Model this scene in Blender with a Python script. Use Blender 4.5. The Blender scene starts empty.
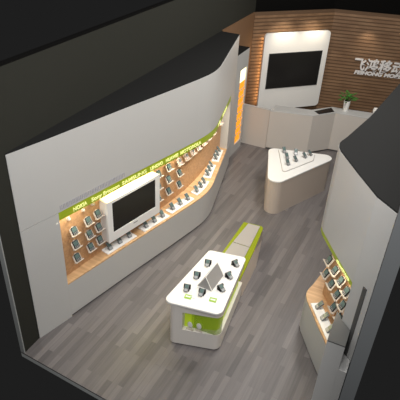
import bpy, bmesh, math, random
from mathutils import Vector, Matrix
random.seed(4)
scene = bpy.context.scene
COL = scene.collection

# ------------------------------------------------------------------ materials
def lin(c):
    return tuple((x/255/12.92 if x/255 <= .04045 else ((x/255+.055)/1.055)**2.4) for x in c)

def mat(name, rgb, rough=.5, metal=0.0, emit=None, estr=0.0, noise=0.0, scale=6.0, alpha=None, trans=0.0, spec=.5, coat=0.0):
    m = bpy.data.materials.new(name); m.use_nodes = True
    nt = m.node_tree; b = nt.nodes['Principled BSDF']
    c = lin(rgb)
    b.inputs['Base Color'].default_value = (*c, 1)
    b.inputs['Roughness'].default_value = rough
    b.inputs['Metallic'].default_value = metal
    b.inputs['Specular IOR Level'].default_value = spec
    b.inputs['Coat Weight'].default_value = coat
    if trans: b.inputs['Transmission Weight'].default_value = trans
    if alpha is not None: b.inputs['Alpha'].default_value = alpha
    if emit:
        b.inputs['Emission Color'].default_value = (*lin(emit), 1)
        b.inputs['Emission Strength'].default_value = estr
    if noise:
        tc = nt.nodes.new('ShaderNodeTexCoord'); n = nt.nodes.new('ShaderNodeTexNoise')
        n.inputs['Scale'].default_value = scale; n.inputs['Detail'].default_value = 4
        r = nt.nodes.new('ShaderNodeMapRange')
        r.inputs['To Min'].default_value = 1-noise; r.inputs['To Max'].default_value = 1+noise
        mx = nt.nodes.new('ShaderNodeVectorMath'); mx.operation = 'SCALE'
        mx.inputs[0].default_value = c
        nt.links.new(tc.outputs['Object'], n.inputs['Vector'])
        nt.links.new(n.outputs['Fac'], r.inputs['Value'])
        nt.links.new(r.outputs['Result'], mx.inputs['Scale'])
        nt.links.new(mx.outputs[0], b.inputs['Base Color'])
    return m

def floor_mat():
    m = bpy.data.materials.new('grey_plank_floor'); m.use_nodes = True
    nt = m.node_tree; N = nt.nodes; L = nt.links; b = N['Principled BSDF']
    tc = N.new('ShaderNodeTexCoord'); mp = N.new('ShaderNodeMapping')
    mp.inputs['Rotation'].default_value[2] = math.radians(-90+2)
    L.new(tc.outputs['Object'], mp.inputs['Vector'])
    br = N.new('ShaderNodeTexBrick')
    br.offset = .37; br.offset_frequency = 2
    br.inputs['Color1'].default_value = (0, 0, 0, 1); br.inputs['Color2'].default_value = (1, 1, 1, 1)
    br.inputs['Mortar'].default_value = (.25, .25, .25, 1)
    br.inputs['Scale'].default_value = 1; br.inputs['Mortar Size'].default_value = .003
    br.inputs['Brick Width'].default_value = .95; br.inputs['Row Height'].default_value = .095
    L.new(mp.outputs[0], br.inputs['Vector'])
    mp2 = N.new('ShaderNodeMapping'); mp2.inputs['Scale'].default_value = (1.2, 22, 1)
    L.new(mp.outputs[0], mp2.inputs['Vector'])
    ns = N.new('ShaderNodeTexNoise'); ns.inputs['Scale'].default_value = 1.6; ns.inputs['Detail'].default_value = 6
    L.new(mp2.outputs[0], ns.inputs['Vector'])
    ad = N.new('ShaderNodeMixRGB'); ad.blend_type = 'MIX'; ad.inputs['Fac'].default_value = .5
    L.new(br.outputs['Color'], ad.inputs['Color1']); L.new(ns.outputs['Fac'], ad.inputs['Color2'])
    cr = N.new('ShaderNodeValToRGB')
    e = cr.color_ramp.elements
    e[0].position = .1; e[0].color = (*lin((84, 80, 79)), 1)
    e[1].position = .9; e[1].color = (*lin((127, 121, 118)), 1)
    L.new(ad.outputs[0], cr.inputs['Fac'])
    L.new(cr.outputs['Color'], b.inputs['Base Color'])
    b.inputs['Roughness'].default_value = .42
    return m

def wood_mat(name, c1, c2, rot=0.0, stretch=14, rough=.45):
    m = bpy.data.materials.new(name); m.use_nodes = True
    nt = m.node_tree; N = nt.nodes; L = nt.links; b = N['Principled BSDF']
    tc = N.new('ShaderNodeTexCoord'); mp = N.new('ShaderNodeMapping')
    mp.inputs['Rotation'].default_value[2] = rot
    mp.inputs['Scale'].default_value = (1.0, stretch, stretch)
    L.new(tc.outputs['Object'], mp.inputs['Vector'])
    ns = N.new('ShaderNodeTexNoise'); ns.inputs['Scale'].default_value = 1.5; ns.inputs['Detail'].default_value = 5
    ns.inputs['Distortion'].default_value = .3
    L.new(mp.outputs[0], ns.inputs['Vector'])
    cr = N.new('ShaderNodeValToRGB'); e = cr.color_ramp.elements
    e[0].position = .3; e[0].color = (*lin(c1), 1); e[1].position = .72; e[1].color = (*lin(c2), 1)
    L.new(ns.outputs['Fac'], cr.inputs['Fac']); L.new(cr.outputs['Color'], b.inputs['Base Color'])
    b.inputs['Roughness'].default_value = rough
    return m

M = dict(
    floor=floor_mat(),
    slab=mat('slab_edge', (190, 192, 188), .7),
    dark_wall=mat('dark_olive_paint', (46, 46, 40), .85, noise=.03, spec=.2),
    black=mat('black_paint', (11, 10, 9), .9, spec=.1),
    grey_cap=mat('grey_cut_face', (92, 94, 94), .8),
    island=mat('ivory_lacquer', (226, 220, 211), .35),
    grey_cap_brightened=mat('brightened_grey_cut_face', (150, 152, 149), .8),  # cut face copy for the left wall end, colour raised in place of light
    white=mat('white_lacquer', (194, 193, 189), .35, noise=.015, scale=2),
    desk=mat('cream_lacquer', (200, 193, 184), .4, noise=.02, scale=2),
    topwhite=mat('gloss_white_top', (240, 238, 232), .25),
    dark_top=mat('charcoal_top_board', (29, 29, 28), .85, spec=.2),
    grey_top=mat('grey_laminate', (168, 162, 155), .45, noise=.02, scale=3),
    beige=mat('beige_laminate', (192, 178, 164), .5, noise=.02, scale=3),
    mid_grey=mat('mid_grey_laminate', (92, 92, 90), .6),
    dark_grey=mat('dark_grey_laminate', (84, 84, 82), .6),
    oak=wood_mat('oak_board', (178, 134, 94), (208, 164, 120), math.radians(-78)),
    oak_counter=wood_mat('oak_counter', (184, 146, 104), (216, 178, 134), math.radians(-78)),
    slat=wood_mat('walnut_slats', (122, 92, 66), (148, 116, 86), 0, 3, .55),
    slat_back=mat('slat_backing', (100, 76, 54), .8),
    brown=mat('brown_panel', (122, 90, 62), .7, noise=.05),
    green=mat('green_header_film', (150, 168, 20), .4, emit=(150, 165, 10), estr=.12),
    green_glass=mat('green_tinted_glass', (160, 190, 20), .15, emit=None, alpha=.78, coat=.3),
    green_glow=mat('backlit_green_panel', (170, 190, 40), .4, emit=(165, 190, 30), estr=.3),
    green_edge=mat('olive_glass_edge', (140, 150, 35), .25),
    letter=mat('lit_yellow_letters', (245, 245, 170), .4, emit=(240, 245, 140), estr=.4),
    pale=mat('lilac_grey_letters', (176, 173, 182), .5),
    sign=mat('white_sign_letters', (240, 236, 232), .4),
    silver=mat('silver_plastic', (170, 172, 172), .3, metal=.3),
    phone=mat('black_plastic', (38, 40, 40), .3),
    phone_grey=mat('grey_plastic', (110, 112, 112), .35),
    pale_phone=mat('pale_pink_plastic', (206, 180, 174), .35),
    screen=mat('phone_screen', (96, 116, 112), .15),
    tv=mat('black_glass', (36, 35, 34), .22, spec=.25),
    tvframe=mat('white_tv_frame', (238, 236, 232), .35),
    acrylic=mat('white_acrylic', (205, 194, 180), .3),
    glow=mat('warm_light_tube', (255, 245, 190), .5, emit=(255, 244, 160), estr=3.0),
    orange=mat('orange_backlit_film', (236, 160, 20), .4, emit=(240, 158, 10), estr=.75),
    paleglow=mat('pale_backlit_film', (255, 245, 200), .4, emit=(255, 244, 200), estr=1.6),
    leaf=mat('leaf_green', (70, 130, 50), .5, noise=.2, scale=20),
    stem=mat('stem_green', (60, 90, 40), .6),
    soil=mat('potting_soil', (50, 38, 28), .9),
    tag_green=mat('green_card', (150, 190, 60), .5),
    cable=mat('white_cable', (225, 225, 225), .4),
)

# ------------------------------------------------------------------ helpers
def finish(o, bev=0.0, seg=2):
    if bev:
        md = o.modifiers.new('bevel', 'BEVEL'); md.width = bev; md.segments = seg
        md.limit_method = 'ANGLE'; md.angle_limit = math.radians(40)
    return o

def obj(name, bm, m, parent=None, bev=0.0, loc=None):
    me = bpy.data.meshes.new(name)
    bmesh.ops.recalc_face_normals(bm, faces=bm.faces)
    bm.to_mesh(me); bm.free()
    for x in (m if isinstance(m, (list, tuple)) else [m]): me.materials.append(x)
    o = bpy.data.objects.new(name, me); COL.objects.link(o)
    if parent is not None: o.parent = parent
    if loc is not None: o.location = loc
    return finish(o, bev)

def tag(o, label=None, cat=None, group=None, kind=None):
    if label: o['label'] = label
    if cat: o['category'] = cat
    if group: o['group'] = group
    if kind: o['kind'] = kind
    return o

def thing(name, label, cat, loc=(0, 0, 0), rz=0.0, group=None):
    o = bpy.data.objects.new(name, None); COL.objects.link(o)
    o.empty_display_size = .1
    o.location = loc; o.rotation_euler = (0, 0, rz)
    return tag(o, label, cat, group)

def struct(name, bm, m, bev=0.0):
    return tag(obj(name, bm, m, None, bev), kind='structure')

def B(): return bmesh.new()

def box(bm, x0, x1, y0, y1, z0, z1, mi=0, mtx=None):
    vs = [bm.verts.new((x, y, z)) for x in (x0, x1) for y in (y0, y1) for z in (z0, z1)]
    if mtx: 
        for v in vs: v.co = mtx @ v.co
    for f in ((0, 1, 3, 2), (4, 6, 7, 5), (0, 4, 5, 1), (2, 3, 7, 6), (0, 2, 6, 4), (1, 5, 7, 3)):
        fc = bm.faces.new([vs[i] for i in f]); fc.material_index = mi
    return bm

def prism(bm, poly, z0, z1, off=(0, 0), poly2=None, mi=0):
    a = [bm.verts.new((p[0]-off[0], p[1]-off[1], z0)) for p in poly]
    b = [bm.verts.new((p[0]-off[0], p[1]-off[1], z1)) for p in (poly2 or poly)]
    n = len(poly)
    bm.faces.new(a[::-1]); bm.faces.new(b)
    for i in range(n):
        bm.faces.new((a[i], a[(i+1) % n], b[(i+1) % n], b[i]))
    for f in bm.faces: f.material_index = mi
    return bm

def tube(bm, pts, r, n=8):
    rings = []
    for i, p in enumerate(pts):
        p = Vector(p); t = (Vector(pts[min(i+1, len(pts)-1)])-Vector(pts[max(i-1, 0)])).normalized()
        a = t.cross(Vector((0, 0, 1)))
        if a.length < .1: a = t.cross(Vector((1, 0, 0)))
        a.normalize(); b = t.cross(a)
        rr = r[i] if isinstance(r, (list, tuple)) else r
        rings.append([bm.verts.new(p+(a*math.cos(k*2*math.pi/n)+b*math.sin(k*2*math.pi/n))*rr) for k in range(n)])
    for q, w in zip(rings, rings[1:]):
        for k in range(n): bm.faces.new((q[k], q[(k+1) % n], w[(k+1) % n], w[k]))
    bm.faces.new(rings[0][::-1]); bm.faces.new(rings[-1])
    return bm

def rounded(poly, r, seg=6):
    """polygon (ccw or cw) with rounded corners; r number or list"""
    out = []; n = len(poly)
    for i in range(n):
        p0, p, p1 = Vector(poly[i-1]), Vector(poly[i]), Vector(poly[(i+1) % n])
        rr = r[i] if isinstance(r, (list, tuple)) else r
        if rr <= 0: out.append(tuple(p)); continue
        a = (p0-p); b = (p1-p); la, lb = a.length, b.length; a.normalize(); b.normalize()
        ang = a.angle(b); d = min(rr/math.tan(ang/2), la*.49, lb*.49); re = d*math.tan(ang/2)
        c = p+(a+b).normalized()*(re/math.sin(ang/2))
        s = p+a*d; e = p+b*d
        a0 = math.atan2(s.y-c.y, s.x-c.x); a1 = math.atan2(e.y-c.y, e.x-c.x)
        da = (a1-a0+math.pi) % (2*math.pi)-math.pi
        for k in range(seg+1):
            t = a0+da*k/seg; out.append((c.x+re*math.cos(t), c.y+re*math.sin(t)))
    return out

def offset_line(pts, d):
    """offset an open polyline to its left by d"""
    out = []
    for i, p in enumerate(pts):
        ns = []
        for j in (i-1, i):
            if 0 <= j < len(pts)-1:
                u = (Vector(pts[j+1])-Vector(pts[j])).normalized(); ns.append(Vector((-u.y, u.x)))
        n = sum(ns, Vector((0, 0)))
        n.normalize(); k = 1/max(.5, n.dot(ns[0]))
        out.append((p[0]+n.x*d*k, p[1]+n.y*d*k))
    return out

def ribbon(bm, pts, d0, d1, z0, z1, off=(0, 0)):
    a = offset_line(pts, d0); b = offset_line(pts, d1)
    return prism(bm, a+b[::-1], z0, z1, off)

def smooth_line(pts, it=2):
    for _ in range(it):
        q = [pts[0]]
        for a, b in zip(pts, pts[1:]):
            q.append((a[0]*.75+b[0]*.25, a[1]*.75+b[1]*.25)); q.append((a[0]*.25+b[0]*.75, a[1]*.25+b[1]*.75))
        q.append(pts[-1]); pts = q
    return pts

def sub_line(pts, s0, s1):
    """part of a polyline between arclengths s0, s1"""
    out = []; s = 0
    def at(a, b, t): return (a[0]+(b[0]-a[0])*t, a[1]+(b[1]-a[1])*t)
    for a, b in zip(pts, pts[1:]):
        l = math.dist(a, b)
        if s+l >= s0 and s <= s1:
            if not out: out.append(at(a, b, max(0, (s0-s)/l)))
            out.append(at(a, b, min(1, (s1-s)/l)))
        s += l
    return [p for i, p in enumerate(out) if i == 0 or math.dist(p, out[i-1]) > 1e-4]

def line_at(pts, s):
    for a, b in zip(pts, pts[1:]):
        l = math.dist(a, b)
        if s <= l or b is pts[-1]:
            t = s/l; u = ((b[0]-a[0])/l, (b[1]-a[1])/l)
            return (a[0]+(b[0]-a[0])*t, a[1]+(b[1]-a[1])*t), u
        s -= l

def nearest(pts, p):
    best = None; s = 0
    for a, b in zip(pts, pts[1:]):
        l = math.dist(a, b); t = ((p[0]-a[0])*(b[0]-a[0])+(p[1]-a[1])*(b[1]-a[1]))/l/l; t = max(0, min(1, t))
        q = (a[0]+(b[0]-a[0])*t, a[1]+(b[1]-a[1])*t); d = math.dist(p, q)
        if best is None or d < best[0]: best = (d, s+t*l)
        s += l
    return best[1]

def text_mesh(name, s, size, extrude, m, parent=None, width=None, bold=0.0, shear=0.0):
    cu = bpy.data.curves.new(name, 'FONT'); cu.body = s; cu.size = size; cu.extrude = extrude
    cu.offset = bold; cu.shear = shear
    t = bpy.data.objects.new(name+'_tmp', cu); COL.objects.link(t)
    bpy.context.view_layer.update()
    me = bpy.data.meshes.new_from_object(t.evaluated_get(bpy.context.evaluated_depsgraph_get()))
    bpy.data.objects.remove(t)
    me.materials.clear(); me.materials.append(m); me.name = name
    xs = [v.co.x for v in me.vertices]
    x0, x1 = min(xs), max(xs); k = width/(x1-x0) if width else 1
    for v in me.vertices: v.co.x = (v.co.x-x0)*k
    o = bpy.data.objects.new(name, me); COL.objects.link(o)
    if parent: o.parent = parent
    return o

def stand_text(o, origin, u):
    """text x along u (plan), y up, front facing the right-hand side of u"""
    n = Vector((u[1], -u[0], 0))
    o.matrix_local = Matrix(((u[0], 0, n.x, origin[0]), (u[1], 0, n.y, origin[1]), (0, 1, 0, origin[2]), (0, 0, 0, 1)))

def copy_tree(o, parent=None):
    c = o.copy(); COL.objects.link(c); c.parent = parent
    for ch in list(o.children): copy_tree(ch, c)
    return c

# ------------------------------------------------------------------ setting
TOPZ = 3.385
WH = 4.45
LX = -4.515                                  # inner face of left wall
rs = (.0248, .0620)                           # splay of the right wall (x over y)
fl = [(LX-.075, 3.72), (LX-.075, 13.2), (-2.80, 14.95), (.95, 15.65), (rs[1]*3.42, 3.42)]
struct('floor', prism(B(), fl, -.03, 0), M['floor'])
tr = struct('trim_1', prism(B(), [(p[0]*1.0, p[1]) for p in fl], -.11, -.03), M['slab'])

struct('wall_left', box(B(), LX-.075, LX, 3.74, 13.15, 0, WH), M['dark_wall'])
struct('trim_2', box(B(), LX-.075, LX, 3.72, 3.74, 0, WH), M['grey_cap_brightened'])
struct('trim_3', box(B(), LX-.075, LX, 3.72, 13.15, WH, WH+.03), M['black'])
c1a, c1b, c2b = (LX+.06, 13.06), (-2.77, 14.75), (.90, 15.62)
struct('wall_back_left', ribbon(B(), [(LX-.02, 13.02), c1b], .07, .17, 0, WH), M['black'])
struct('wall_back', ribbon(B(), [(-2.81, 14.73), c2b], .07, .17, 0, WH), M['black'])
wr = [(rs[0]*3.5, 3.5), (rs[1]*3.5, 3.5), (rs[1]*15.2, 15.2), (rs[0]*15.2, 15.2)]
struct('wall_right', prism(B(), wr, 0, WH), M['dark_wall'])
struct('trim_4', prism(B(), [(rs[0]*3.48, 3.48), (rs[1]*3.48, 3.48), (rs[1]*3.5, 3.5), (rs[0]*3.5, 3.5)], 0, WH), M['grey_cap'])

# wood cladding
def slats(name, a, b, z1=3.40, pitch=.095):
    L = math.dist(a, b); u = ((b[0]-a[0])/L, (b[1]-a[1])/L)
    bm = B(); ang = math.atan2(u[1], u[0]); mt = Matrix.Translation((a[0], a[1], 0)) @ Matrix.Rotation(ang, 4, 'Z')
    box(bm, 0, L, 0, .03, 0, z1, 1, mt)
    z = .02
    while z+pitch*.6 < z1:
        box(bm, 0, L, -.016, 0, z, z+pitch*.66, 0, mt); z += pitch
    return struct(name, bm, [M['slat'], M['slat_back']])
slats('trim_5', (LX+.03, 13.03), c1b)
slats('trim_6', c1b, (.84, 15.56))
struct('trim_7', box(B(), LX, LX+.03, 12.10, 13.05, 0, 3.40), M['brown'])
struct('trim_8', box(B(), LX, LX+.03, 10.95, 12.10, 2.76, 3.40), M['brown'])

# ------------------------------------------------------------------ left display wall
F = smooth_line([(-3.60, 7.85), (-3.525, 8.25), (-3.54, 8.62), (-3.63, 9.02)], 2)
FL = [(-4.34, 4.69), (-4.04, 6.0), (-3.76, 7.15)] + F + [(-4.06, 10.90)]
FULL = [(-4.50, 4.07)] + FL
BD = smooth_line([(-4.485, 4.76), (-4.05, 7.5), (-3.97, 8.3), (-3.99, 9.2), (-4.13, 10.36)], 2)
S_END = nearest(FL, (-3.94, 10.36))
OFFP = (-4.2, 6.5)
unit = thing('display_wall', 'long white angled wall unit with a lit oak niche along the left wall', 'display wall', (*OFFP, 0))
WX = LX+.005
prismW = lambda pts, z0, z1: prism(B(), pts+[(WX, pts[-1][1]), (WX, pts[0][1])], z0, z1, OFFP)
obj('upper_fascia', prismW(FULL, 2.155, TOPZ-.02), M['white'], unit)
obj('top_board', prismW([(p[0]-.01, p[1]) for p in FULL], TOPZ-.02, TOPZ), M['dark_top'], unit)
obj('end_panel', prismW([(-4.50, 4.07), (-4.34, 4.69)], 0.0, 2.145), M['white'], unit)
obj('end_panel', prismW([line_at(FL, S_END)[0], (-4.06, 10.90)], .75, 2.155), M['white'], unit)
obj('base_cabinet', prismW(FL, .04, .72), M['white'], unit, .006)
obj('plinth', prismW(offset_line(FL, .03), 0, .04), M['dark_grey'], unit)
opening = sub_line(FL, 0, S_END)
ct = opening[:]
obj('counter_top', prism(B(), ct+[(WX, 10.36), (WX, 4.72)], .72, .752, OFFP), M['oak_counter'], unit, .004)
obj('back_board', ribbon(B(), BD, 0, .02, .752, 2.155, OFFP), M['oak'], unit)
obj('niche_filler', prism(B(), [(LX+.01, 5.3)]+[(p[0]-.03, p[1]) for p in BD[3:]]+[(LX+.01, 10.36)], .752, 2.15, OFFP), M['white'], unit)
hs = obj('header_strip', ribbon(B(), opening, .004, .03, 2.01, 2.15, OFFP), M['green'], unit)
# lit lettering on the header
def header_word(word, s, w, h=.068, z=2.045):
    p, u = line_at(FL, s)
    t = text_mesh('header_letters', word, h*1.35, .004, M['letter'], hs, width=w, bold=.002)
    n = (u[1], -u[0])
    stand_text(t, (p[0]+n[0]*.002-OFFP[0], p[1]+n[1]*.002-OFFP[1], z), u)
def s_on(px): return px
for w, s, wd in (('NOKIA', .27, .27), ('Sony Ericsson', .63, .60), ('SAMSUNG', 1.29, .58), ('LENOVO', 1.96, .32), ('HUAWEI', 2.36, .33), ('MOTOROLA', 2.76, .62)):
    header_word(w, s, wd)
header_word('LG', 4.25, .22); header_word('PHILIPS', 4.75, .5)
# faint raised row of small illegible characters above the header
bm = B(); random.seed(8)
s = .04
while s < 1.33:
    p, u = line_at(FL, s); ang = math.atan2(u[1], u[0])
    mt = Matrix.Translation((p[0]-OFFP[0], p[1]-OFFP[1], 0)) @ Matrix.Rotation(ang, 4, 'Z')
    w = random.uniform(.035, .06)
    box(bm, 0, .008, -.006, .0, 2.19, 2.265, 0, mt)
    box(bm, w-.012, w-.004, -.006, .0, 2.19, 2.265, 0, mt)
    zz = random.choice((2.19, 2.222, 2.257)); box(bm, .008, w-.012, -.006, .0, zz, zz+.008, 0, mt)
    s += w+.02
obj('small_lettering', bm, M['pale'], unit)

# ------------------------------------------------------------------ bracket + phones prototypes
def make_bracket(label, group):
    """local x along the board, -y out of the board, origin on the board"""
    r = thing('phone_bracket', label, 'phone bracket', group=group)
    bm = B(); box(bm, -.012, .012, -.06, .0, -.012, .012); obj('arm', bm, M['acrylic'], r)
    mt = Matrix.Translation((0, -.075, 0)) @ Matrix.Rotation(math.radians(-28), 4, 'X')
    bm = prism(B(), rounded([(-.075, -.065), (.075, -.065), (.075, .05), (0, .085), (-.075, .05)], .01, 2), -.005, .005)
    rot = mt @ Matrix.Rotation(math.radians(90), 4, 'X')
    bm.transform(rot); obj('back_plate', bm, M['acrylic'], r)
    bm = B(); box(bm, -.085, .085, -.045, .006, -.075, -.062, 0, mt); obj('lip', bm, M['acrylic'], r)
    return r
def make_phone(label, group, grey=False):
    """origin under the handset, lying in xz plane, screen towards -y"""
    r = thing('mobile_phone', label, 'phone', group=group)
    bm = prism(B(), rounded([(-.052, 0), (.052, 0), (.052, .13), (-.052, .13)], .016, 3), -.009, .009)
    bm.transform(Matrix.Rotation(math.radians(90), 4, 'X')); obj('body', bm, M['pale_phone' if grey else 'phone'], r, .002)
    bm = B(); box(bm, -.042, .042, -.0105, -.009, .05, .12); obj('screen', bm, M['phone_grey' if grey else 'screen'], r)
    bm = B()
    for i in range(3):
        for j in range(3): box(bm, -.04+i*.03, -.02+i*.03, -.0105, -.009, .008+j*.013, .016+j*.013)
    obj('keypad', bm, M['silver'], r)
    return r

ORD = ['first', 'second', 'third', 'fourth', 'fifth', 'sixth', 'seventh', 'eighth', 'ninth', 'tenth', 'eleventh']
br0 = ph0 = None
sp0 = None
def bracket_at(p, u, z, lab_b, lab_p, grp_b, grp_p, phone=True, pale=False):
    global br0, ph0, sp0
    rz = math.atan2(u[1], u[0])
    if br0 is None: b = br0 = make_bracket(lab_b, grp_b)
    else: b = copy_tree(br0)
    tag(b, lab_b, None, grp_b); b.location = (p[0], p[1], z); b.rotation_euler = (0, 0, rz)
    if phone:
        if pale:
            if sp0 is None: q = sp0 = make_phone(lab_p, grp_p, 'pale')
            else: q = copy_tree(sp0)
        elif ph0 is None: q = ph0 = make_phone(lab_p, grp_p)
        else: q = copy_tree(ph0)
        tag(q, lab_p, None, grp_p)
        m = Matrix.Translation((p[0], p[1], z)) @ Matrix.Rotation(rz, 4, 'Z') @ Matrix.Translation((0, -.075, 0)) @ Matrix.Rotation(math.radians(-28), 4, 'X') @ Matrix.Translation((0, -.016, -.061))
        q.matrix_basis = m
def board_pt(plan):
    s = nearest(BD, plan); return line_at(BD, s)
ROWS = ((1.60, 'top'), (1.33, 'middle'), (1.06, 'bottom'))
# three columns left of the screen
for ci, (sx, cname) in enumerate(((.27, 'nearest the end panel'), (.58, 'middle column left of the screen'), (.80, 'right beside the screen'))):
    for z, rn in ROWS:
        p, u = line_at(BD, sx); zz = z+.02*ci
        bracket_at(p, u, zz, 'white phone bracket, %s row, %s' % (rn, cname), 'dark phone on the %s row bracket, %s' % (rn, cname),
                   'brackets left of the wall screen', 'phones left of the wall screen')
    p, u = line_at(BD, sx-.03)
    k = thing('spot_peg', 'small pale peg under the green header, %s' % cname, 'peg', (p[0], p[1], 1.83), math.atan2(u[1], u[0]), 'pegs under the header')
    obj('peg_body', box(B(), -.02, .02, -.05, 0, -.02, .02), M['acrylic'], k, .006)
    obj('peg_base', box(B(), -.028, .028, -.008, 0, -.028, .028), M['acrylic'], k, .003)
# two columns right of the screen
for (plan, cname) in (((-4.14, 7.15), 'just right of the screen'), ((-4.10, 7.47), 'second column right of the screen')):
    p, u = board_pt(plan)
    for z, rn in ROWS:
        bracket_at(p, u, z+.06, 'white phone bracket, %s row, %s' % (rn, cname), 'dark phone on the %s row bracket, %s' % (rn, cname),
                   'brackets right of the wall screen', 'phones right of the wall screen')
# long row running round the bend
far = (7.82, 8.08, 8.33, 8.58, 8.84, 9.10, 9.38, 9.98)
for i, y in enumerate(far):
    p, u = board_pt((-4.0, y))
    bracket_at(p, u, 1.62, 'white phone bracket, %s from the near end of the row round the bend' % ORD[i],
               'pale phone on the %s bracket of the row round the bend' % ORD[i], 'brackets round the bend', 'pale phones round the bend', True, True)
for z, rn in ROWS[1:]:
    p, u = board_pt((-4.0, 7.82))
    bracket_at(p, u, z+.04, 'white phone bracket, %s row, last full column before the bend' % rn, 'phone on the %s row bracket of the last column before the bend' % rn,
               'brackets round the bend', 'phones round the bend')

# ------------------------------------------------------------------ wall screen
A0 = Vector((-4.34, 4.68)); UU = Vector((.2231, .9748)); NN = Vector((-.9748, .2231))
def wp(s, off): q = A0+UU*s+NN*off; return (q.x, q.y)
o = wp(1.62, .04)
tv = thing('wall_television', 'large black screen in a deep white frame on the left wall unit', 'television', (o[0], o[1], 0), math.atan2(UU.y, UU.x))
D = .20
w, z0, z1 = .645, .99, 1.83
bm = B()
def frame(bm, w, h0, h1, iw, i0, i1, y0, y1):
    box(bm, -w, w, y0, y1, h0, i0); box(bm, -w, w, y0, y1, i1, h1)
    box(bm, -w, -iw, y0, y1, i0, i1); box(bm, iw, w, y0, y1, i0, i1)
box(bm, -w, w, .02, D, z0, z1); obj('housing', bm, M['tvframe'], tv, .02)
bm = B(); frame(bm, w, z0, z1, .53, 1.17, 1.77, -.0, .02); obj('bezel', bm, M['tvframe'], tv)
bm = B(); box(bm, -.53, .53, .008, .02, 1.17, 1.77); obj('screen', bm, M['tv'], tv)
bm = B(); box(bm, -.05, .05, -.003, .0, 1.10, 1.115); obj('logo_badge', bm, M['phone_grey'], tv)

# ------------------------------------------------------------------ trays and phones on the counter
def make_desk_phone(grey=False):
    r = thing('mobile_phone', 'x', 'phone')
    bm = B(); box(bm, -.03, .03, -.035, .035, 0, .012); obj('stand', bm, M['silver'], r, .003)
    bm = B(); box(bm, -.012, .012, -.0, .02, .01, .06); obj('stand_neck', bm, M['phone'], r)
    mt = Matrix.Translation((0, -.01, .03)) @ Matrix.Rotation(math.radians(-42), 4, 'X')
    bm = B(); box(bm, -.036, .036, -.01, .01, -.03, .10, 0, mt); obj('body', bm, M['phone_grey'], r, .006)
    bm = B(); box(bm, -.026, .026, -.0125, -.01, .025, .085, 0, mt); obj('screen', bm, M['screen'], r)
    bm = B(); box(bm, -.026, .026, -.0125, -.01, -.022, .015, 0, mt); obj('keypad', bm, M['silver'], r)
    return r
dp0 = make_desk_phone()
dp0_used = False
def desk_phone(x, y, z, rz, label, group):
    global dp0_used
    q = dp0 if not dp0_used else copy_tree(dp0); dp0_used = True
    q.location = (x, y, z); q.rotation_euler = (0, 0, rz); q.scale = (1.18,)*3; tag(q, label, None, group)
    return q
CZ = .7525
def tray(name_lab, pts, width, cz=CZ, group='white trays on the oak counter'):
    """pts = plan centre line of the tray"""
    c = ((pts[0][0]+pts[-1][0])/2, (pts[0][1]+pts[-1][1])/2)
    t = thing('display_tray', name_lab, 'tray', (c[0], c[1], cz), 0, group)
    bm = ribbon(B(), pts, -width/2, width/2, 0, .02, c); obj('tray_base', bm, M['topwhite'], t, .006)
    a = sub_line(pts, 0, .012); 
    bm = ribbon(B(), pts, width/2-.012, width/2, .02, .034, c); obj('rear_lip', bm, M['topwhite'], t)
    return t
cl = offset_line(FL, .12)                                # centre line along the counter front edge
ytr = [(5.62, 6.32, 'below the left half of the wall screen'), (6.50, 7.18, 'below the right corner of the wall screen'), (7.26, 7.96, 'right of the wall screen before the bend'),
       (8.10, 8.72, 'at the start of the bend'), (8.86, 9.46, 'just past the bend'), (9.62, 10.22, 'at the far end of the oak counter')]
def s_of_y(y):
    s = 0
    for a, b in zip(cl, cl[1:]):
        if a[1] <= y <= b[1]: return s+math.dist(a, b)*(y-a[1])/(b[1]-a[1])
        s += math.dist(a, b)
for ti, (y0, y1, where) in enumerate(ytr):
    d = (.0, .0, .02, .06, .06, .03)[ti]
    line = offset_line(sub_line(cl, s_of_y(y0), s_of_y(y1)), d)
    if ti == 0: line = offset_line(line, .01)
    tray('white tray of three phones ' + where, line, .17)
    L = sum(math.dist(a, b) for a, b in zip(line, line[1:]))
    for k in range(3):
        p, u = line_at(line, L*(.17+.33*k))
        desk_phone(p[0], p[1], CZ+.0205, math.atan2(u[1], u[0]), '%s phone on the tray %s' % (ORD[k], where), 'phones on the counter trays')

# ------------------------------------------------------------------ pillar with the orange niche
PO = (-4.35, 11.5)
pil = thing('niche_pillar', 'white pillar with a tall orange backlit niche beyond the display wall', 'pillar', (*PO, 0))
bm = B(); px0, px1 = WX-PO[0], -4.20-PO[0]
box(bm, px0, px1, 10.93-PO[1], 11.58-PO[1], 0, 2.76); box(bm, px0, px1, 12.02-PO[1], 12.09-PO[1], 0, 2.76)
box(bm, px0, px1, 11.58-PO[1], 12.02-PO[1], 0, .24); box(bm, px0, px1, 11.58-PO[1], 12.02-PO[1], 2.31, 2.76)
box(bm, px0, px0+.03, 11.58-PO[1], 12.02-PO[1], .24, 2.31)
obj('pillar_body', bm, M['white'], pil)
obj('pillar_cap', box(B(), px0, px1-.005, 10.95-PO[1], 12.08-PO[1], 2.76, 2.775), M['dark_top'], pil)
obj('light_panel', box(B(), px1-.05, px1-.035, 11.58-PO[1], 12.02-PO[1], .24, 1.95), M['orange'], pil)
obj('upper_light_panel', box(B(), px1-.05, px1-.035, 11.58-PO[1], 12.02-PO[1], 1.95, 2.31), M['paleglow'], pil)
for k in range(7):
    z = .45+k*.21
    obj('niche_shelf', box(B(), px1-.035, px1-.005, 11.58-PO[1], 12.02-PO[1], z, z+.012), M['orange'], pil)
first = None
random.seed(3)
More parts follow.
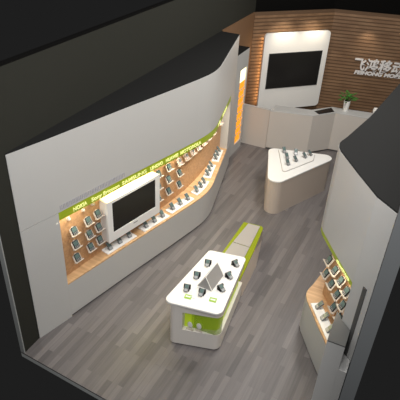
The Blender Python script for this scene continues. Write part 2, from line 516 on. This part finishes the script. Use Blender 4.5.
for k in range(7):
    for j in range(3):
        z = .462+k*.21
        if first is None:
            first = obj('accessory_pack', box(B(), -.010, .010, -.022, .022, 0, .06), M['acrylic'], None, .004); q = first
        else:
            q = first.copy(); COL.objects.link(q)
        q.location = (-4.22, 11.67+j*.13, z+.0005)
        tag(q, 'small pale pack, %s from left, %s shelf up in the orange niche' % (ORD[j], ORD[k]), 'pack', 'packs in the orange niche')

# ------------------------------------------------------------------ right corner display unit
CORNER = smooth_line([(-.765, 6.62), (-.83, 6.36), (-.755, 6.18)], 2)
R_back = [(-.39, 9.32), (-.60, 7.52)]
R_front = [(-.43, 5.68), (-.14, 5.26)]
R_end = (.118, 5.02)
R_all = R_back + CORNER + R_front + [R_end]
OR = (-.3, 6.5)
ru = thing('corner_display_unit', 'white rounded corner unit with oak niche in the right foreground', 'display wall', (*OR, 0))
def xr(y): return rs[0]*y-.006
closeR = [(xr(5.02), 5.02), (xr(9.32), 9.32)]
obj('upper_fascia', prism(B(), R_all+closeR[1:], 2.155, 3.46, OR), M['white'], ru)
obj('top_board', prism(B(), [(p[0]+.004, p[1]) for p in R_all[:-1]]+[(R_end[0], R_end[1]+.01)]+[(xr(9.32), 9.31)], 3.46, 3.48, OR), M['dark_top'], ru)
obj('end_panel', prism(B(), [(-.14, 5.26), R_end, (xr(5.6), 5.6)], 0, 2.155, OR), M['white'], ru)
R_low = [(-.50, 8.4)]+[(-.62, 7.5)]+CORNER+R_front
obj('base_cabinet', prism(B(), R_low+[(xr(5.6), 5.6), (xr(8.4), 8.4)], .04, .72, OR), M['white'], ru, .006)
obj('counter_top', prism(B(), R_low+[(xr(5.6), 5.6), (xr(8.4), 8.4)], .72, .752, OR), M['oak_counter'], ru, .004)
ub = Vector((.5547, -.83205)); nb = Vector((.83205, .5547)); a0 = Vector((-.76, 6.2))
RB0 = a0+nb*.30-ub*.12; RB1 = a0+nb*.30+ub*1.05
obj('back_board', prism(B(), [tuple(RB0), tuple(RB1), (xr(5.45), 5.62), (xr(6.6), 6.9), (xr(8.3)-.15, 8.3), (-.36, 8.3), (-.42, 7.3)], .752, 2.155, OR), M['oak'], ru)
hs2 = obj('header_strip', ribbon(B(), CORNER[3:]+R_front, .004, .03, 2.08, 2.15, OR), M['green'], ru)
hp, hu = line_at(R_front, .02)
t = text_mesh('header_letters', 'CoolPAD', .05, .004, M['letter'], hs2, width=.42, bold=.003)
stand_text(t, (-.425-OR[0]-.004, 5.675-OR[1]-.003, 2.095), ((-.14+.43)/math.hypot(.29, .42), (5.26-5.68)/math.hypot(.29, .42)))
# dark vertical slot on the end panel
ue = Vector((R_end[0]+.14, R_end[1]-5.26)).normalized(); ang = math.atan2(ue.y, ue.x)
bm = B(); mt = Matrix.Translation((-.14-OR[0], 5.26-OR[1], 0)) @ Matrix.Rotation(ang, 4, 'Z')
box(bm, .20, .262, -.012, .0, 1.05, 2.27, 0, mt); obj('dark_slot', bm, M['dark_grey'], ru)
# low block standing in front of the end panel
lb = thing('low_plinth', 'white waist-high block with grey top at the near end of the right corner unit', 'plinth', (-.1, 5.0, 0))
blk = [(-.232, 4.80), (.0, 4.80), (.0, 5.11), (-.135, 5.235), (-.232, 5.375)]
obj('block_body', prism(B(), blk, 0, 1.48, (-.1, 5.0)), M['white'], lb)
obj('block_step', prism(B(), [(.001, 4.80), (.108, 4.80), (.108, 5.015), (.001, 5.11)], 0, 1.05, (-.1, 5.0)), M['white'], lb)
obj('block_top', prism(B(), blk, 1.48, 1.50, (-.1, 5.0)), M['mid_grey'], lb)

rh = [(.06, 1.57), (.30, 1.57), (.53, 1.57), (.75, 1.57), (.06, 1.30), (.30, 1.30), (.53, 1.30), (.75, 1.30), (.53, 1.04), (.75, 1.04)]
cn = {.06: 'column nearest the rounded corner', .30: 'second column from the corner', .53: 'third column from the corner', .75: 'fourth column from the corner'}
rn = {1.57: 'top', 1.30: 'middle', 1.04: 'bottom'}
for s, z in rh:
    p = a0+ub*(s-.05)+nb*.295
    bracket_at((p.x, p.y), (ub.x, ub.y), z, 'white phone bracket, %s row, %s, in the right unit' % (rn[z], cn[s]), 'phone on the %s row bracket, %s, in the right unit' % (rn[z], cn[s]),
               'brackets in the right unit', 'phones in the right unit')
rl = [tuple(a0+ub*.10+nb*.10), tuple(a0+ub*.88+nb*.10)]
tray('white tray with three phones on the oak counter of the right unit', rl, .16, CZ, 'white trays on the oak counter')
for k in range(3):
    p = a0+ub*(.22+.24*k)+nb*.10
    desk_phone(p.x, p.y, CZ+.0205, math.atan2(ub.y, ub.x), '%s phone from the rounded corner on the right unit tray' % ORD[k], 'phones on the right unit tray')

# ------------------------------------------------------------------ island
OI = (-2.25, 6.0)
isl = thing('island_display', 'white island with a bright raised top, green lit band and long low grey tail', 'display island', (*OI, 0))
TP = rounded([(-2.72, 4.93), (-1.80, 5.08), (-1.95, 6.52), (-2.60, 6.40)], [.10, .12, .06, .06])
BP = rounded([(-2.64, 4.95), (-1.82, 5.17), (-1.965, 6.50), (-2.61, 6.38)], [.09, .12, .03, .03])
def inset(poly, d):
    c = Vector((sum(p[0] for p in poly)/len(poly), sum(p[1] for p in poly)/len(poly)))
    return [tuple(c+(Vector(p)-c)*(1-d/(Vector(p)-c).length)) for p in poly]
obj('top', prism(B(), TP, .88, .92, OI), M['topwhite'], isl, .008)
obj('plinth', prism(B(), inset(BP, .03), 0, .03, OI), M['dark_grey'], isl)
obj('lower_body', prism(B(), BP, .03, .36, OI), M['island'], isl)
obj('upper_body', prism(B(), BP, .74, .88, OI), M['island'], isl)
# solid left part between lower and upper body
core_l = [p for p in BP]
def clipx(poly, fn):
    """Sutherland-Hodgman keep fn(p)<=0"""
    out = []
    for i in range(len(poly)):
        a, b = poly[i], poly[(i+1) % len(poly)]; fa, fb = fn(a), fn(b)
        if fa <= 0: out.append(a)
        if fa*fb < 0:
            t = fa/(fa-fb); out.append((a[0]+(b[0]-a[0])*t, a[1]+(b[1]-a[1])*t))
    return out
obj('side_body', prism(B(), clipx(BP, lambda p: p[0]+2.41), .36, .74, OI), M['island'], isl)
inner = clipx(inset(BP, .10), lambda p: -2.41-p[0])
obj('green_light_box', prism(B(), inner, .36, .74, OI), M['green_glow'], isl)
gl = [(-2.405, 5.023)] + clipx(BP, lambda p: -2.405-p[0])
band = []
for p in BP:
    if p[0] > -2.40 and p[1] < 6.45: band.append(p)
band.sort(key=lambda p: (p[1] if p[0] > -1.95 and p[1] > 5.2 else 4.0+p[0]))
band = [(-2.40, band[0][1]-.02)]+band
gb = B()
ribbon(gb, band, .004, .014, .36, .74, OI)
glass_clear = mat('clear_green_glass', (150, 180, 40), .05, alpha=.4)
obj('glass_band', gb, glass_clear, isl)
# low tail
TL = [(-2.60, 6.42), (-2.60, 8.26), (-2.17, 8.26), (-1.965, 6.52)]
tb0 = [(-2.62, 6.41), (-2.62, 8.28), (-2.24, 8.34), (-2.195, 8.29), (-2.01, 7.45), (-1.955, 6.53)]
tb1 = [(-2.62, 6.41), (-2.615, 8.24), (-2.24, 8.28), (-2.185, 8.23), (-2.09, 7.40), (-2.02, 6.52)]
obj('tail_body', prism(B(), tb0, .0, .32, OI, tb1), M['beige'], isl)
obj('tail_top', prism(B(), [(-2.575, 6.45), (-2.555, 7.48), (-2.205, 7.48), (-2.15, 6.56)], .35, .362, OI), M['grey_top'], isl)
obj('tail_top', prism(B(), [(-2.554, 7.50), (-2.51, 8.22), (-2.26, 8.24), (-2.206, 7.50)], .35, .362, OI), M['grey_top'], isl)
obj('green_glass_edge', prism(B(), tb1, .32, .35, OI), M['green_edge'], isl)
# products inside the lit band
for k, (x, y, zz) in enumerate(((-2.30, 5.070, .0), (-2.16, 5.106, .0))):
    q = thing('boxed_product', ['pale rounded product behind the green front window, nearer the left', 'pale rounded product behind the green front window, nearer the right corner'][k], 'product', (x, y, .3605), 0, 'products in the green window')
    bm = B(); bmesh.ops.create_uvsphere(bm, u_segments=14, v_segments=8, radius=.045)
    for v in bm.verts: v.co.z = v.co.z*1.5+.11; v.co.y *= .2; v.co.x *= 1.0
    obj('product_body', bm, M['topwhite'], q)
    obj('product_base', box(B(), -.06, .06, -.012, .012, 0, .025), M['acrylic'], q)

# items on island
IZ = .9205
wd = thing('tent_display', 'grey folded tent-shaped display card standing in the middle of the island top', 'display card', (-2.25, 5.69, IZ), math.radians(-3))
bm = B()
vs = [bm.verts.new(c) for c in ((-.13, -.21, 0), (.13, -.21, 0), (0, -.20, .24), (-.13, .21, 0), (.13, .21, 0), (0, .20, .24))]
for f in ((0, 1, 2), (3, 5, 4), (0, 2, 5, 3), (1, 4, 5, 2), (0, 3, 4, 1)): bm.faces.new([vs[i] for i in f])
obj('tent_body', bm, mat('grey_card', (150, 148, 145), .6), wd)
bm = B()
for a, b in (((-.13, -.212, .009), (0, -.202, .24)), ((.13, -.212, .009), (0, -.202, .24)), ((0, -.2, .243), (0, .2, .243)), ((.133, -.21, .009), (.133, .21, .009)), ((.13, .212, .009), (0, .202, .24))):
    tube(bm, (a, b), .007, 6)
obj('white_edging', bm, M['topwhite'], wd)

def make_flat(label, group):
    r = thing('mobile_phone', label, 'phone', group=group)
    bm = B(); box(bm, -.05, .05, -.035, .035, 0, .012); obj('stand', bm, M['phone'], r, .003)
    bm = B(); box(bm, -.06, .06, .02, .055, 0, .085); obj('stand_back', bm, M['phone'], r, .004)
    mt = Matrix.Translation((0, -.02, .05)) @ Matrix.Rotation(math.radians(-60), 4, 'X')
    bm = B(); box(bm, -.036, .036, -.01, .01, -.06, .075, 0, mt); obj('body', bm, M['phone_grey'], r, .006)
    bm = B(); box(bm, -.028, .028, -.0125, -.01, .0, .065, 0, mt); obj('screen', bm, M['screen'], r)
    bm = B(); box(bm, -.028, .028, -.0125, -.01, -.05, -.01, 0, mt); obj('keypad', bm, M['silver'], r)
    return r
f0 = None
spots = [(-2.50, 5.32, 12, 'nearest the front left corner'), (-2.49, 5.66, 10, 'in the middle of the left edge'), (-2.46, 6.02, 10, 'at the back of the left edge'),
         (-2.015, 5.58, 60, 'nearest the front on the right edge'), (-2.02, 5.91, 60, 'in the middle of the right edge'), (-2.04, 6.24, 60, 'at the back of the right edge'),
         (-2.25, 5.34, 5, 'alone in front of the tent card')]
for x, y, a, w in spots:
    lab = 'phone on a small stand on the island top, ' + w
    q = make_flat(lab, 'phones on the island top') if f0 is None else copy_tree(f0)
    if f0 is None: f0 = q
    tag(q, lab); q.scale = (.95,)*3; q.location = (x, y, IZ); q.rotation_euler = (0, 0, math.radians(a))
for x, y, w in ((-2.41, 5.19, 'front left corner'), (-2.04, 5.31, 'front right corner')):
    q = thing('price_card', 'small green price card lying near the %s of the island top' % w, 'price card', (x, y, IZ), math.radians(10), 'green cards on the island')
    obj('card', box(B(), -.055, .055, -.045, .045, 0, .006), M['tag_green'], q)
    obj('card_print', box(B(), -.04, .04, -.012, .018, .006, .0075), M['topwhite'], q)
bm = B(); pts = []
for k in range(14):
    t = k/13*math.pi*1.3; pts.append((-2.335+.07*math.cos(t+1.2), 5.33+.13*math.sin(t+1.2), IZ+.006))
tube(bm, pts, .005, 6)
tag(obj('charging_cable', bm, M['cable']), 'thin white cable curling beside the front phone on the island', 'cable')

# ------------------------------------------------------------------ triangular table
OT = (-2.3, 10.4)
tri = thing('triangular_table', 'cream rounded triangular display table near the reception desk', 'table', (*OT, 0))
TR = rounded([(-3.00, 10.74), (-2.41, 8.95), (-1.36, 11.18)], [.16, .20, .16], 8)
TRi = inset(TR, .02)
obj('top', prism(B(), TR, .83, .87, OT), M['topwhite'], tri, .008)
obj('body', prism(B(), TRi, .0, .83, OT), M['beige'], tri)
tt = thing('display_tray', 'white triangular raised tray holding small phones on the triangular table', 'tray', (-2.3, 10.45, .8705))
TT = rounded([(-2.74, 10.72), (-2.31, 9.72), (-1.86, 10.62), (-1.90, 10.93)], [.03, .05, .05, .03])
obj('tray_base', prism(B(), TT, 0, .03, (-2.3, 10.45)), M['topwhite'], tt, .006)
obj('tray_edge', prism(B(), inset(TT, -.012), 0, .012, (-2.3, 10.45)), M['grey_top'], tt)
for x, y, a, w in ((-2.57, 10.62, 40, 'at the back left corner'), (-2.42, 10.36, 50, 'on the left side'), (-2.31, 10.08, 55, 'nearest the front corner'), (-2.20, 10.34, 70, 'on the right side'), (-2.30, 10.66, 20, 'in the middle of the back'), (-2.06, 10.62, 75, 'behind the right corner'), (-1.98, 10.80, 80, 'at the back right corner')):
    desk_phone(x, y, .901, math.radians(a), 'phone standing on the triangular tray, ' + w, 'phones on the triangular tray')

# ------------------------------------------------------------------ reception counter
CO = (-2.6, 12.9)
rec = thing('reception_counter', 'long faceted white reception counter in front of the slatted back wall', 'reception counter', (*CO, 0))
fr = [(-3.52, 12.28), (-2.42, 12.56), (-1.94, 13.09), (-.60, 13.25)]
bk = [(-3.50, 12.70), (-2.56, 12.92), (-2.12, 13.42), (-1.06, 13.60), (-.60, 13.62)]
obj('counter_body', prism(B(), fr+bk[::-1], .05, 1.12, CO), M['desk'], rec)
obj('toe_kick', prism(B(), offset_line(fr, .04)+bk[::-1], 0, .05, CO), M['dark_grey'], rec)
obj('counter_top', prism(B(), fr+bk[::-1], 1.12, 1.15, CO), M['white'], rec, .004)
side = thing('counter_side_panel', 'low white screen panel joining the left wall to the reception counter', 'panel', (-4.0, 12.33, 0))
obj('panel_face', box(B(), LX+.035+4.0, -3.53+4.0, -.03, .03, .0, 1.13), M['desk'], side)
obj('panel_cap', box(B(), LX+.035+4.0, -3.53+4.0, -.035, .035, 1.13, 1.15), M['white'], side)
gi = thing('glass_inset', 'black glass pad lying on the corner of the reception counter', 'glass pad', (-2.22, 12.98, 1.1505))
obj('glass_pad', prism(B(), [(-2.46, 12.86), (-2.12, 13.33), (-1.99, 13.10), (-2.30, 12.73)], 0, .008, (-2.22, 12.98)), M['tv'], gi)
obj('pad_frame', prism(B(), inset([(-2.46, 12.86), (-2.12, 13.33), (-1.99, 13.10), (-2.30, 12.73)], -.012), 0, .004, (-2.22, 12.98)), M['phone'], gi)

def vase_mesh(bm, h, r):
    tube(bm, [(0, 0, 0), (0, 0, h*.5), (0, 0, h*.92), (0, 0, h)], [r*.8, r*.95, r, r*.92], 16); return bm
pl = thing('potted_plant', 'leafy green plant in a slim white vase on the reception counter', 'plant', (-1.74, 13.36, 1.1505))
obj('vase', vase_mesh(B(), .28, .085), M['topwhite'], pl)
obj('soil', tube(B(), [(0, 0, .275), (0, 0, .285)], .07, 12), M['soil'], pl)
random.seed(12)
bs, bl = B(), B()
for k in range(34):
    a = random.uniform(0, 2*math.pi); r = random.uniform(.03, .24); h = random.uniform(.34, .56)-r*.35
    tube(bs, [(0, 0, .27), (r*.4*math.cos(a), r*.4*math.sin(a), h*.85), (r*math.cos(a), r*math.sin(a), h)], .004, 4)
    c = Vector((r*math.cos(a), r*math.sin(a), h)); d = Vector((math.cos(a), math.sin(a), random.uniform(-.5, .5))).normalized()
    s = d.cross(Vector((0, 0, 1))).normalized(); up = s.cross(d)
    L, W = random.uniform(.07, .12), random.uniform(.025, .04)
    ring = [c-d*L*.4, c-d*.1*L+s*W, c+d*L*.35+s*W*.7, c+d*L*.7, c+d*L*.35-s*W*.7, c-d*.1*L-s*W]
    v1 = [bl.verts.new(p+up*.003) for p in ring]; v2 = [bl.verts.new(p-up*.003) for p in ring]
    bl.faces.new(v1); bl.faces.new(v2[::-1])
    for i in range(6): bl.faces.new((v1[i], v2[i], v2[(i+1) % 6], v1[(i+1) % 6]))
obj('stems', bs, M['stem'], pl); obj('leaves', bl, M['leaf'], pl)
vz = thing('white_jar', 'small plain white jar at the far right of the reception counter', 'jar', (-.97, 13.45, 1.1505))
obj('jar_body', vase_mesh(B(), .17, .075), M['topwhite'], vz)
obj('jar_lid', tube(B(), [(0, 0, .17), (0, 0, .2), (0, 0, .215)], [.07, .065, .02], 14), M['topwhite'], vz)

# ------------------------------------------------------------------ back screen
p0 = Vector((-4.43, 13.11)); p1 = Vector((-2.77, 14.75)); u1 = (p1-p0).normalized(); n1 = Vector((u1.y, -u1.x))
cc = p0+u1*1.165+n1*.05
bt = thing('wall_television', 'big black screen in a tall white rounded panel on the slatted back wall', 'television', (cc.x, cc.y, 0), math.atan2(u1.y, u1.x))
def vert_panel(poly, y0, y1):
    bm = prism(B(), poly, -y1, -y0); bm.transform(Matrix.Rotation(math.radians(90), 4, 'X')); return bm
obj('back_panel', vert_panel(rounded([(-1.0, .70), (1.0, .70), (1.0, 2.90), (-1.0, 2.90)], .10), -.21, -.15), M['topwhite'], bt)
obj('mounting_box', box(B(), -.85, .85, -.15, .0, .8, 2.75), M['white'], bt)
obj('screen', box(B(), -.80, .80, -.235, -.21, 1.385, 2.335), M['tv'], bt)
obj('bezel', vert_panel([(-.825, 1.36), (.825, 1.36), (.825, 2.36), (-.825, 2.36)], -.228, -.2105), M['phone'], bt)

# ------------------------------------------------------------------ wall lettering
q0 = Vector(c1b); q1 = Vector((-1.10, 15.16)); u2 = (q1-q0).normalized(); n2 = Vector((u2.y, -u2.x))
sp = q0+u2*.80+n2*.05
sg = thing('wall_sign', 'white raised company lettering on the slatted wall at the right', 'sign', (sp.x, sp.y, 0))
b0 = n2*.03
t = text_mesh('chinese_letters', '飞鸿移动', .38, .03, M['sign'], sg, width=1.40, bold=.007, shear=.12)
stand_text(t, (b0.x, b0.y, 1.845), tuple(u2))
t = text_mesh('latin_letters', 'FEIHONG MOBILE', .14, .015, M['sign'], sg, width=1.48, bold=.007, shear=.2)
stand_text(t, (b0.x+u2.x*.05, b0.y+u2.y*.05, 1.70), tuple(u2))

# ------------------------------------------------------------------ lights
def area(name, loc, size, power, col=(1, .97, .94), target=None, size_y=None, spread=None):
    l = bpy.data.lights.new(name, 'AREA'); l.energy = power; l.color = col; l.size = size
    if size_y: l.shape = 'RECTANGLE'; l.size_y = size_y
    if spread: l.spread = spread
    o = bpy.data.objects.new(name, l); COL.objects.link(o); o.location = loc
    if target is not None:
        d = Vector(target)-Vector(loc); o.rotation_euler = d.to_track_quat('-Z', 'Y').to_euler()
    return o
def spot(name, loc, target, power, ang=60, blend=.8, col=(1, .9, .75), r=.05):
    l = bpy.data.lights.new(name, 'SPOT'); l.energy = power; l.color = col; l.spot_size = math.radians(ang); l.spot_blend = blend
    l.shadow_soft_size = r
    o = bpy.data.objects.new(name, l); COL.objects.link(o); o.location = loc
    d = Vector(target)-Vector(loc); o.rotation_euler = d.to_track_quat('-Z', 'Y').to_euler()
    return o
area('front_fill', (-.1, .2, 7.4), 2.5, 300, (.98, .98, 1), target=(-2.3, 6.5, .6))  # added soft fill from the camera side, not a fixture of the shop
area('front_fill', (-4.0, 1.2, 7.2), 2.0, 70, (.98, .98, 1), target=(-1.5, 6.0, .6))  # second added fill, from the front left
area('overhead_fill', (-1.2, 4.6, 6.8), 1.0, 110, target=(-2.4, 6.2, 0))  # added overhead lights above the open top
area('overhead_fill', (-.8, 8.4, 6.8), 1.0, 150, target=(-2.8, 8.6, 0))
area('overhead_fill', (-1.2, 10.6, 6.8), 1.0, 120, target=(-2.6, 12.0, 0))
spot('island_spot', (-1.9, 5.4, 6.4), (-2.25, 5.75, .9), 200, 20, .5)
def on_back(s_, off, z): q = p0+u1*s_+n1*off; return (q.x, q.y, z)
spot('screen_spot', on_back(.75, .62, 3.32), on_back(.75, .22, 2.65), 34, 95, 1, (1, .88, .7), .03)
spot('screen_spot', on_back(1.65, .62, 3.32), on_back(1.65, .22, 2.65), 34, 95, 1, (1, .88, .7), .03)
bl_ = area('backlight_strip', on_back(.24, .10, 1.8), .05, 3.2, (1, .6, .27), size_y=1.9, target=on_back(.05, .0, 1.8))
q = q0+u2*1.02+n2*.36
spot('sign_spot', (q.x, q.y, 3.02), (q.x-n2.x*.36, q.y-n2.y*.36, 2.35), 9, 95, 1, (1, .86, .68), .03)
# niche lighting under the header
for s, e in ((.3, 4), (1.6, 7), (2.9, 8), (4.0, 10), (5.0, 8)):
    p, u = line_at(FL, s)
    a = area('niche_lamp', (p[0]-.05*1, p[1], 1.99), .10, e, (1, .93, .75), target=(p[0]-.12, p[1], 0), size_y=.7)
    a.rotation_euler = (0, math.radians(0), math.atan2(u[1], u[0])-math.pi/2)
area('niche_lamp', (-.40, 5.86, 2.0), .10, 8, (1, .93, .75), target=(-.30, 5.9, 0), size_y=.7)
w = bpy.data.worlds.new('world'); scene.world = w; w.use_nodes = True
w.node_tree.nodes['Background'].inputs['Color'].default_value = (*lin((29, 29, 29)), 1)
w.node_tree.nodes['Background'].inputs['Strength'].default_value = 1

tl = wp(1.62, .15)
area('television_lamp', (tl[0], tl[1], 2.005), 1.2, 11, (1, .84, .2), size_y=.06).rotation_euler = (0, 0, math.atan2(UU.y, UU.x))
# ------------------------------------------------------------------ camera
cam = bpy.data.cameras.new('camera'); co = bpy.data.objects.new('camera', cam); COL.objects.link(co)
Rm = ((0.901333580745759, -0.27106526505822637, 0.3378185878529209), (0.43081943487922164, 0.4807037904968157, -0.7637528921924562), (0.04463620447995454, 0.8339349422352482, 0.5500546530743256))
co.matrix_world = Matrix(((*Rm[0], 0), (*Rm[1], 0), (*Rm[2], 6.5), (0, 0, 0, 1)))
cam.sensor_width = 36; cam.sensor_fit = 'HORIZONTAL'; cam.lens = 505.24548/400*36
cam.clip_start = .05; cam.clip_end = 100
scene.camera = co
scene.view_settings.view_transform = 'Standard'; scene.view_settings.look = 'None'
scene.view_settings.gamma = 1; scene.view_settings.exposure = .08; scene.view_settings.use_curve_mapping = False
